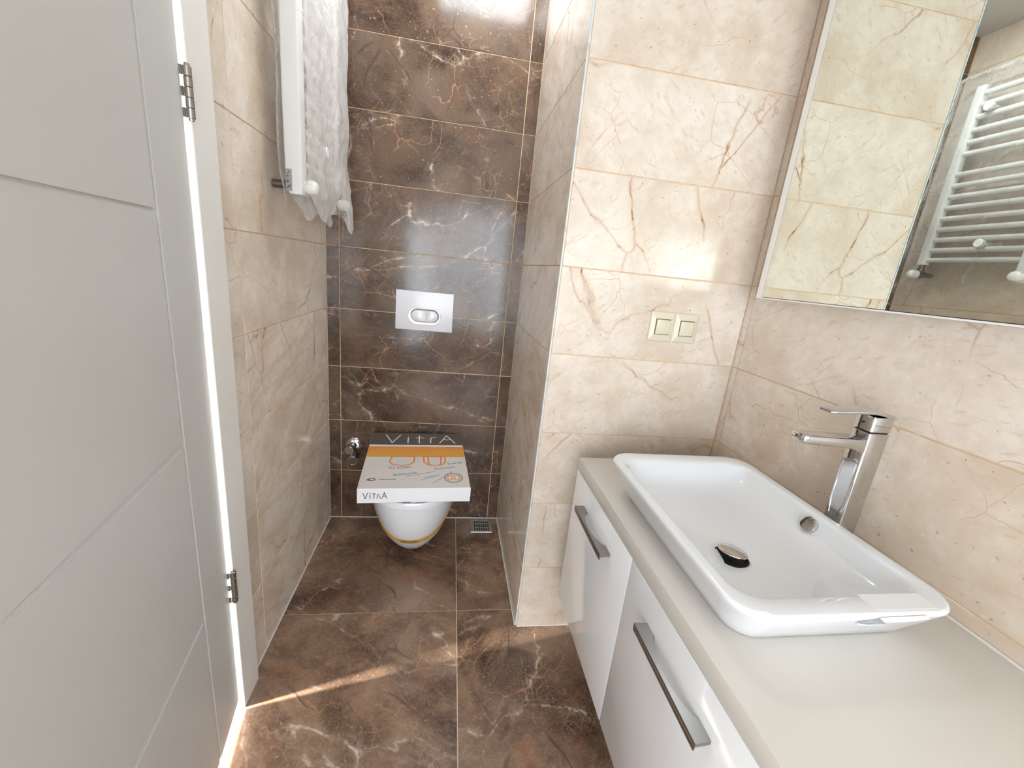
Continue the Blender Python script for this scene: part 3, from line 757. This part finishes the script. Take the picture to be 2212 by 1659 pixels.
# ------------------------------------------------------------------ toilet
TC = .4065
to = empty('toilet', (TC, -.25, .06)); tag(to, 'white wall-hung toilet bowl wrapped with orange tape under the carton', 'toilet')
secs = [(.060, .066, -.300), (.066, .084, -.325), (.085, .100, -.350), (.120, .118, -.382), (.160, .134, -.412), (.200, .147, -.434), (.240, .158, -.452), (.280, .168, -.466), (.320, .176, -.477), (.345, .181, -.483), (.3465, .1785, -.4805), (.349, .1785, -.4805), (.3505, .185, -.487), (.372, .187, -.490), (.3775, .183, -.486)]
def bowl_ring(z, hw_, yf, off=0, n=40):
    out = []
    ys = -.20 if z > .15 else -.20+(.15-z)*.9
    ry = ys-yf
    pts = [(hw_+off, -.0006)]
    for i in range(n+1):
        a = PI*i/n; ca, sa = math.cos(a), math.sin(a)
        ex = 2/2.25
        x = (hw_+off)*math.copysign(abs(ca)**ex, ca); y = ys-(ry+off)*abs(sa)**ex
        pts.append((x, y))
    pts.append((-(hw_+off), -.0006))
    return [Vector((TC+x, y, z)) for x, y in pts]
bm = bmesh.new(); loft(bm, [bowl_ring(*s) for s in secs]); L(bm, to.location); mobj('bowl', bm, M['ceramic'], to, True, 50)
def sec_at(z):
    for a, b_ in zip(secs, secs[1:]):
        if a[0] <= z <= b_[0]:
            f = (z-a[0])/(b_[0]-a[0]); return a[1]+(b_[1]-a[1])*f, a[2]+(b_[2]-a[2])*f
    return secs[-1][1], secs[-1][2]
bm = bmesh.new(); n = 40; lo = []; hi = []; lo2 = []; hi2 = []
for i in range(1, n+2):
    def at(z, off):
        w_, yf = sec_at(z); return bowl_ring(z, w_, yf, off)[i]
    f = (i-1)/n; s = math.sin(PI*f)
    z1 = .335 - .182*s**.62; z2 = z1+.017+.004*math.sin(f*9)+.011*s
    lo.append(at(z1, .0008)); hi.append(at(z2, .0008)); lo2.append(at(z1, .0018)); hi2.append(at(z2, .0018))
V = [[bm.verts.new(p) for p in r] for r in (lo, lo2, hi2, hi)]
for A, B in ((0, 1), (1, 2), (2, 3), (3, 0)):
    for i in range(n): bm.faces.new((V[A][i], V[A][i+1], V[B][i+1], V[B][i]))
L(bm, to.location); mobj('tape', bm, M['tape'], to, True, 60)
# seat buffer lip showing under the carton
bm = bmesh.new(); lathe(bm, [(.012, 0), (.012, .0018), (.009, .0025)], (TC+.008, -.470, .3778), (0, 0, 1), 20); L(bm, to.location); mobj('rim_buffer', bm, M['ceramic'], to, True, 40)

# ------------------------------------------------------------------ seat carton on the toilet
BXW, BXD, BXH = .3965, .468, .0585
bx = empty('seat_carton', (.4075, -.2525, .4055))
bx.rotation_euler = Euler((-math.radians(1.1), 0, math.radians(3.3)))
bx.rotation_euler = Euler((math.radians(2.0), 0, math.radians(3.6)))
bx.location = (.4085, -.2500, .3905)
tag(bx, 'flat white and grey printed cardboard carton lying on top of the toilet', 'carton')
# local: origin bottom centre, x right, y away from viewer, z up
bm = bmesh.new(); box(bm, -BXW/2, BXW/2, -BXD/2, BXD/2, 0, BXH-.0012, .0012, 1); mobj('carton_body', bm, M['card_white'], bx)
def top(name, y0, y1, mat, z=BXH, x0=-BXW/2+.001, x1=BXW/2-.001):
    bm = bmesh.new(); box(bm, x0, x1, y0, y1, BXH-.0011, z); return mobj(name, bm, mat, bx)
h_ = BXD/2
yg, yw, yo = h_-.122, h_-.138, h_-.232
top('grey_panel', yg, h_-.001, M['card_grey'])
top('white_stripe', yw, yg, M['ink_white'])
bm = bmesh.new(); box(bm, -BXW/2+.001, BXW/2-.001, -(yw-yo)/2, (yw-yo)/2, BXH-.0011, BXH); ob = mobj('orange_band', bm, M['band'], bx); ob.location = (0, (yw+yo)/2, 0)
top('printed_face', -h_+.001, yo, M['card_top'])
ZT = BXH
def glyphs(name, strokes, w, mat, T, par=bx):
    bm = bmesh.new()
    for s in strokes: ribbon(bm, s, w)
    bmesh.ops.transform(bm, matrix=T, verts=bm.verts); o = mobj(name, bm, mat, par); return o
def scaled(st, sx, sy, ox_=0, oy_=0): return [[(ox_+x*sx, oy_+y*sy) for x, y in s] for s in st]
def arc(cx_, cy_, r, a0, a1, n=8, ry=None):
    ry = ry or r
    return [(cx_+r*math.cos(math.radians(a0+(a1-a0)*i/n)), cy_+ry*math.sin(math.radians(a0+(a1-a0)*i/n))) for i in range(n+1)]
# big title: V i t r A
hgt = .078; y0_ = yg+.020
V_ = [[(0, 1), (.5, 0), (1, 1)]]; A_ = [[(0, 0), (.5, 1), (1, 0)], [(.28, .50), (.5, .42), (.72, .50)]]
title = scaled(V_, .062, hgt, -.137, y0_)+scaled([[(0, 0), (0, .68)]], 1, hgt, -.040, y0_)+scaled([[(0, 0), (0, .95)], [(-.014, .66), (.020, .66)]], 1, hgt, .008, y0_) \
    + scaled([[(0, 0), (0, .55), (.004, .68), (.012, .74), (.022, .76)]], 1, hgt, .058, y0_)+scaled(A_, .068, hgt, .097, y0_)
for nm_, grp in (('letter_v', title[0:1]), ('letter_i', title[1:2]), ('letter_t', title[2:4]), ('letter_r', title[4:5]), ('letter_a', title[5:])):
    glyphs('title_letter', grp, .0048, M['ink_white'], Matrix.Translation((0, 0, ZT)))
glyphs('title_dot', [[(-.040, y0_+hgt*.84), (-.040, y0_+hgt*.97)]], .0062, M['ink_red'], Matrix.Translation((0, 0, ZT)))
# seat outlines hanging from the orange band
s1 = [(-.098, yo), (-.104, yo-.045), (-.090, yo-.062), (-.055, yo-.072), (-.024, yo-.062), (-.010, yo-.040), (-.008, yo)]
s2 = [(.028, yo), (.030, yo-.045), (.045, yo-.066), (.073, yo-.072), (.101, yo-.066), (.114, yo-.045), (.114, yo)]
s3 = [(.045, yo), (.047, yo-.050), (.056, yo-.066)]; s4 = [(.098, yo), (.097, yo-.050), (.090, yo-.066)]
glyphs('seat_outline', [s1, s2, s3, s4, [(-.098, yo+.001), (-.008, yo+.001)], [(.028, yo+.001), (.114, yo+.001)]], .0055, M['ink_orange'], Matrix.Translation((0, 0, ZT)))
rs = random.Random(5)
def scrawl(x, y, ang, n, sz):
    out = []; c, s = math.cos(ang), math.sin(ang); u = 0
    for k in range(n):
        t = rs.choice(['o', 'n', 'l', 'u', 'e']); w_ = sz*.55; hgt_ = sz*(1 if k == 0 else rs.uniform(.55, .9))
        if t == 'o' or t == 'e': st_ = arc(u+w_/2, hgt_/2, w_/2.1, 20, 330, 7, hgt_/2)
        elif t == 'n': st_ = [(u, 0), (u, hgt_), (u+w_*.7, hgt_*.8), (u+w_*.75, 0)]
        elif t == 'l': st_ = [(u+w_*.2, 0), (u+w_*.3, hgt_*1.3)]
        else: st_ = [(u, hgt_), (u+w_*.1, 0), (u+w_*.7, 0), (u+w_*.75, hgt_)]
        out.append([(x+c*a-s*b_, y+s*a+c*b_) for a, b_ in st_]); u += sz*.72
    return out
sc = scrawl(-.100, yo-.098, .10, 6, .019)+scrawl(-.080, yo-.150, .20, 9, .014)+scrawl(.072, yo-.108, .22, 7, .017)+scrawl(.126, yo-.064, .22, 7, .012)
sc += [[(-.035, yo-.155), (.072, yo-.118)], [(.016, yo-.182), (.088, yo-.145)], [(.062, yo-.205), (.138, yo-.122), (.128, yo-.124)], [(.030, yo-.165), (.070, yo-.150)]]
glyphs('blue_writing', sc, .0024, M['ink_blue'], Matrix.Translation((0, 0, ZT)))
glyphs('yellow_writing', scrawl(-.045, yo-.092, .25, 4, .012), .0026, M['tape'], Matrix.Translation((0, 0, ZT)))
# round seal
bm = bmesh.new(); ribbon(bm, arc(.140, -h_+.070, .0335, 0, 360, 28), .0030); ribbon(bm, arc(.140, -h_+.070, .0265, 0, 360, 24), .0012)
bmesh.ops.translate(bm, verts=bm.verts, vec=(0, 0, ZT)); mobj('seal_ring', bm, M['card_grey'], bx)
bm = bmesh.new(); bmesh.ops.create_circle(bm, cap_ends=True, segments=28, radius=.0232); bmesh.ops.translate(bm, verts=bm.verts, vec=(.140, -h_+.070, ZT+.0002))
mobj('seal_disc', bm, M['ink_white'], bx)
glyphs('seal_figure', [arc(.131, -h_+.070, .012, 60, 300, 8, .016), arc(.149, -h_+.070, .012, -120, 120, 8, .016), [(.133, -h_+.060), (.133, -h_+.082)], [(.139, -h_+.058), (.139, -h_+.084)], [(.146, -h_+.060), (.146, -h_+.082)]], .0032, M['ink_orange'], Matrix.Translation((0, 0, ZT+.0003)))
# eye-shaped logo with a line of small print
lx, ly = -.155, -h_+.062
glyphs('small_logo', [arc(lx, ly, .0105, 0, 360, 14, .008), [(lx-.018, ly-.004), (lx-.008, ly+.006)], [(lx-.018, ly-.004), (lx-.006, ly-.007)]], .0032, M['ink_black'], Matrix.Translation((0, 0, ZT)))
glyphs('small_print', [[(lx+.022, ly-.003), (lx+.022, ly+.003)]]+[[(lx+.028+.0052*k, ly-.003), (lx+.0295+.0052*k, ly+.0025), (lx+.0315+.0052*k, ly-.003)] for k in range(11)], .0013, M['ink_black'], Matrix.Translation((0, 0, ZT)))
# lettering on the front edge
T = Matrix.Translation((0, -h_-.0001, 0)) @ Matrix.Rotation(PI/2, 4, 'X')
fh = .024; fy0 = .0185; fx0 = -.178
front = scaled([[(0, .9), (.5, 0), (1, .95)]], .0155, fh, fx0, fy0)+scaled([[(0, 0), (0, .62)], [(0, .85), (0, .97)]], 1, fh, fx0+.024, fy0)+scaled([[(0, 0), (0, .85)], [(-.005, .8), (.006, .8)]], 1, fh, fx0+.037, fy0) \
    + scaled([[(0, 0), (.001, .5), (.008, .75)], [(.008, .45), (.012, 0)]], 1, fh, fx0+.047, fy0)+scaled([[(0, 0), (.5, 1), (1, 0)], [(.25, .40), (.75, .40)]], .016, fh, fx0+.064, fy0)
glyphs('edge_lettering', front, .0024, M['ink_black'], T)
# torn corner edges
bm = bmesh.new(); box(bm, BXW/2-.006, BXW/2+.0012, -h_-.0014, -h_+.004, .001, BXH-.002, .0004, 1); mobj('side_flap', bm, M['card_white'], bx)
bm = bmesh.new(); box(bm, -.045, -.012, -h_-.0005, -h_+.001, .0002, .0022); mobj('tuck_slot', bm, M['card_grey'], bx)

# ------------------------------------------------------------------ angle valve beside the toilet
av = empty('angle_valve', (.108, -.0004, .378)); tag(av, 'round chrome angle valve on the brown wall left of the toilet', 'valve')
bm = bmesh.new(); lathe(bm, [(.0385, 0), (.0385, .001), (.037, .004), (.031, .009), (.022, .012), (.013, .013)], (.108, -.0004, .378), (0, -1, 0), 40); L(bm, av.location); mobj('escutcheon', bm, M['chrome'], av, True, 40)
bm = bmesh.new(); lathe(bm, [(.0115, .010), (.0115, .024), (.0205, .026), (.0215, .028), (.0215, .052), (.0205, .054), (.016, .0545)], (.106, 0, .379), Vector((-.15, -1, -.1)), 32); L(bm, av.location); mobj('valve_body', bm, M['chrome'], av, True, 40)
bm = bmesh.new(); lathe(bm, [(.010, -.012), (.011, .010), (.0245, .012), (.0262, .014), (.0262, .030), (.0245, .032), (.0205, .0315), (.0195, .0305), (.001, .0305)], (.113, -.030, .334), Vector((.05, -.92, -.25)), 36); L(bm, av.location); mobj('valve_handle', bm, M['chrome'], av, True, 35)

# ------------------------------------------------------------------ floor drain
fd = empty('floor_drain', (.7195, -.0700, .0003)); tag(fd, 'square slotted metal floor drain in the corner right of the toilet', 'drain')
dx0, dx1, dy0, dy1 = .668, .771, -.1215, -.0185
bm = bmesh.new()
loft(bm, [[Vector(p) for p in r] for r in (
    [(dx0, dy0, .0003), (dx1, dy0, .0003), (dx1, dy1, .0003), (dx0, dy1, .0003)],
    [(dx0, dy0, .0022), (dx1, dy0, .0022), (dx1, dy1, .0022), (dx0, dy1, .0022)],
    [(dx0+.002, dy0+.002, .0034), (dx1-.002, dy0+.002, .0034), (dx1-.002, dy1-.002, .0034), (dx0+.002, dy1-.002, .0034)],
    [(dx0+.013, dy0+.013, .0034), (dx1-.013, dy0+.013, .0034), (dx1-.013, dy1-.013, .0034), (dx0+.013, dy1-.013, .0034)],
    [(dx0+.013, dy0+.013, .0008), (dx1-.013, dy0+.013, .0008), (dx1-.013, dy1-.013, .0008), (dx0+.013, dy1-.013, .0008)])])
L(bm, fd.location); mobj('rim', bm, M['steel'], fd)
bm = bmesh.new(); box(bm, dx0+.0135, dx1-.0135, dy0+.0135, dy1-.0135, .0009, .0016); L(bm, fd.location); mobj('well', bm, M['black'], fd)
n = 7; w_ = (dx1-dx0-.027)/n
for k in range(n):
    bm = bmesh.new(); xa = dx0+.0135+w_*k; box(bm, xa+.0004, xa+w_*.46, dy0+.0135, dy1-.0135, .0017, .0032, .0003, 1); L(bm, fd.location); mobj('slat', bm, M['steel'], fd)
for yy in (-.085, -.052):
    bm = bmesh.new(); box(bm, dx0+.0135, dx1-.0135, yy-.0028, yy+.0028, .0018, .0034); L(bm, fd.location); mobj('cross_bar', bm, M['steel'], fd)

# ------------------------------------------------------------------ towel radiator
RX = .069; YF, YN = -.137, -.505; RZ0, RZ1 = 1.432, 2.145
tr_ = empty('towel_radiator', (.0, -.33, RZ0)); tag(tr_, 'white ladder towel radiator on the left wall inside clear plastic film', 'radiator')
for y in (YF, YN):
    bm = bmesh.new(); rg = [rrect(RX-.016, RX+.016, y-.020, y+.020, z, .012, 5) for z in (RZ0+.001, RZ1-.001)]
    rg = [rrect(RX-.013, RX+.013, y-.017, y+.017, RZ0, .010, 5)]+rg+[rrect(RX-.013, RX+.013, y-.017, y+.017, RZ1, .010, 5)]
    loft(bm, rg); L(bm, tr_.location); mobj('post', bm, M['rail'], tr_, True, 45)
barz = [2.115, 2.070, 2.025, 1.975, 1.930, 1.885, 1.805, 1.760, 1.715, 1.671, 1.626, 1.582, 1.538, 1.494, 1.452]
bm = bmesh.new()
loft(bm, [rrect(RX-.026-dx, RX+.0175, YN-.024, YN+.0215, z, .006, 4) for z, dx in ((1.366, -.010), (1.380, 0), (1.60, .002), (1.90, 0), (2.17, 0))])
L(bm, tr_.location); fs = mobj('foam_sleeve', bm, M['foam'], tr_, True, 45)
bm = bmesh.new(); box(bm, RX-.024, RX-.008, YN-.0249, YN-.0236, 1.372, 1.428); L(bm, tr_.location); lb = mobj('grey_label', bm, M['label'], fs)
bm = bmesh.new()
for st_ in ([(0, 0), (.004, .009), (.006, 0)], [(0, .014), (.006, .018), (0, .022), (0, .014)], [(0, .027), (0, .034), (.005, .031)], [(.008, .004), (.010, .012)], [(.002, .038), (.007, .044)]): ribbon(bm, st_, .0016)
bmesh.ops.transform(bm, matrix=Matrix.Translation((RX-.021, YN-.0249, 1.378)) @ Matrix.Rotation(PI/2, 4, 'X'), verts=bm.verts); L(bm, tr_.location); mobj('label_print', bm, M['ink_black'], fs)
bar0 = None
for z in barz:
    if bar0 is None:
        bm = bmesh.new(); tube(bm, [(0, YN+.019, 0), (0, YF-.019, 0)], .0112, 16); bar0 = mobj('bar', bm, M['rail'], tr_, True, 60); b0 = bar0
    else: b0 = bar0.copy(); link(b0, tr_)
    b0.location = Vector((RX+.003, 0, z))-tr_.location
for y, z in ((-.205, 2.047), (-.345, 1.515), (-.46, 2.047)):
    bm = bmesh.new(); lathe(bm, [(.016, .003), (.016, .006), (.0085, .008), (.0085, RX+.016), (.0155, RX+.018), (.0165, RX+.021), (.0165, RX+.034), (.0145, RX+.037)], (0, y, z), (1, 0, 0), 24)
    L(bm, tr_.location); mobj('bracket', bm, M['knob'], tr_, True, 40)
for y in (YF, YN):
    bm = bmesh.new()
    lathe(bm, [(.0095, 0), (.0095, -.014), (.013, -.015), (.013, -.028), (.0105, -.030)], (RX, y, RZ0-.0003), (0, 0, 1), 20)
    tube(bm, [(.004, y, RZ0-.042), (RX-.012, y, RZ0-.042)], .0110, 20)
    lathe(bm, [(.0150, -.018), (.0150, .012), (.012, .018)], (RX, y, RZ0-.042), (1, 0, 0), 20)
    L(bm, tr_.location); pv = mobj('valve', bm, M['pipe'], tr_, True, 40); pv['label'] = 'dark metal pipe and valve'
    bm = bmesh.new(); lathe(bm, [(.0130, .014), (.0178, .018), (.0185, .022), (.0180, .044), (.0165, .050), (.012, .052), (.001, .0525)], (RX, y, RZ0-.042), (1, 0, -.05), 28)
    for k in range(14):
        a = 2*PI*k/14; box(bm, RX+.024, RX+.044, y+.0182*math.cos(a)-.0008, y+.0182*math.cos(a)+.0008, RZ0-.042+.0182*math.sin(a)-.0008, RZ0-.042+.0182*math.sin(a)+.0008)
    L(bm, tr_.location); mobj('valve_knob', bm, M['knob'], tr_, True, 40)
# protective film bag pulled over the radiator
from mathutils import noise as mn
bm = bmesh.new()
nz_, per = 46, 84; rg = []
for i in range(nz_+1):
    f = i/nz_; z = 1.330 + (2.185-1.330)*f
    ring = []
    xi0, xi1 = RX-.040, RX+.034
    ya, yb2 = YN-.036, YF+.085
    if f < .12: yb2 += .030*(1-f/.12)
    base_ring = rrect(xi0, xi1, ya, yb2, z, .020, 6)
    # resample evenly
    Lp = [0]
    for a, b_ in zip(base_ring, base_ring[1:]+base_ring[:1]): Lp.append(Lp[-1]+(b_-a).length)
    tot = Lp[-1]; k = 0; pr = base_ring+base_ring[:1]
    for q in range(per):
        t = tot*q/per
        while Lp[k+1] < t: k += 1
        p = pr[k].lerp(pr[k+1], (t-Lp[k])/(Lp[k+1]-Lp[k]))
        c = Vector(((xi0+xi1)/2, p.y, z)); d = (p-Vector(((xi0+xi1)/2, (ya+yb2)/2, z))); d.y *= .25; d.normalize()
        n1 = mn.noise(Vector((p.x*20, p.y*11+z*9, z*7)))*.010 + mn.noise(Vector((p.x*40, p.y*34-z*30, z*22)))*.0045
        if f < .02: n1 += .0
        pinch = -.014*max(0, 1-f/.08)*1.0
        p2 = p + d*(n1+pinch)
        # front faces keep clear of the valve knob and the lower hem is uneven
        hem = 0
        if f < .25:
            hem = (1-f/.25)*(.018*math.sin(p.y*26+1.2)+.016*mn.noise(Vector((p.x*18, p.y*14, 3))))
            dy = abs(p.y-YN); 
            if dy < .045: hem += (1-f/.25)*.030*math.cos(dy/.045*PI/2)
            dy = abs(p.y-(YF+.08)); hem -= (1-f/.25)*.018*max(0, 1-dy/.10)
        bul = 0.024*max(0, 1-f/.22)*max(0, min(1, (p.y-(YF-.075))/.05))*(1 if d.x > .3 else 0)
        ring.append(Vector((max(p2.x, .010)+bul, p2.y, p2.z+hem)))
    rg.append(ring)
# close the top by drawing the bag together
for s, dz in ((.75, .008), (.35, .012)):
    lastr = rg[nz_]; cc = sum(lastr, Vector())/len(lastr)
    rg.append([Vector((cc.x+(p.x-cc.x)*s, cc.y+(p.y-cc.y)*(s*.3+.7), p.z+dz)) for p in lastr])
loft(bm, rg, cap0=False, cap1=True)
fo = mobj('plastic_film', bm, M['film'], None, True); tag(fo, 'wrinkled clear plastic film bag pulled over the white towel radiator', 'plastic film')

# ------------------------------------------------------------------ added ceiling lamp, unseen, brightens the room from behind the camera
cl = empty('added_ceiling_lamp', (.85, -1.95, H-.001)); tag(cl, 'added round white ceiling lamp out of frame above the vanity', 'lamp')
bm = bmesh.new(); lathe(bm, [(.17, 0), (.17, -.02), (.16, -.03), (.15, -.03)], (0, 0, 0), (0, 0, 1), 40); mobj('lamp_base', bm, M['edge'], cl, True, 40)
bm = bmesh.new(); lathe(bm, [(.148, -.0305), (.145, -.05), (.12, -.07), (.06, -.082), (.001, -.084)], (0, 0, 0), (0, 0, 1), 40); mobj('diffuser', bm, emit('added_lamp_glow', (1.0, .93, .84), ADDED_LAMP_STRENGTH), cl, True)
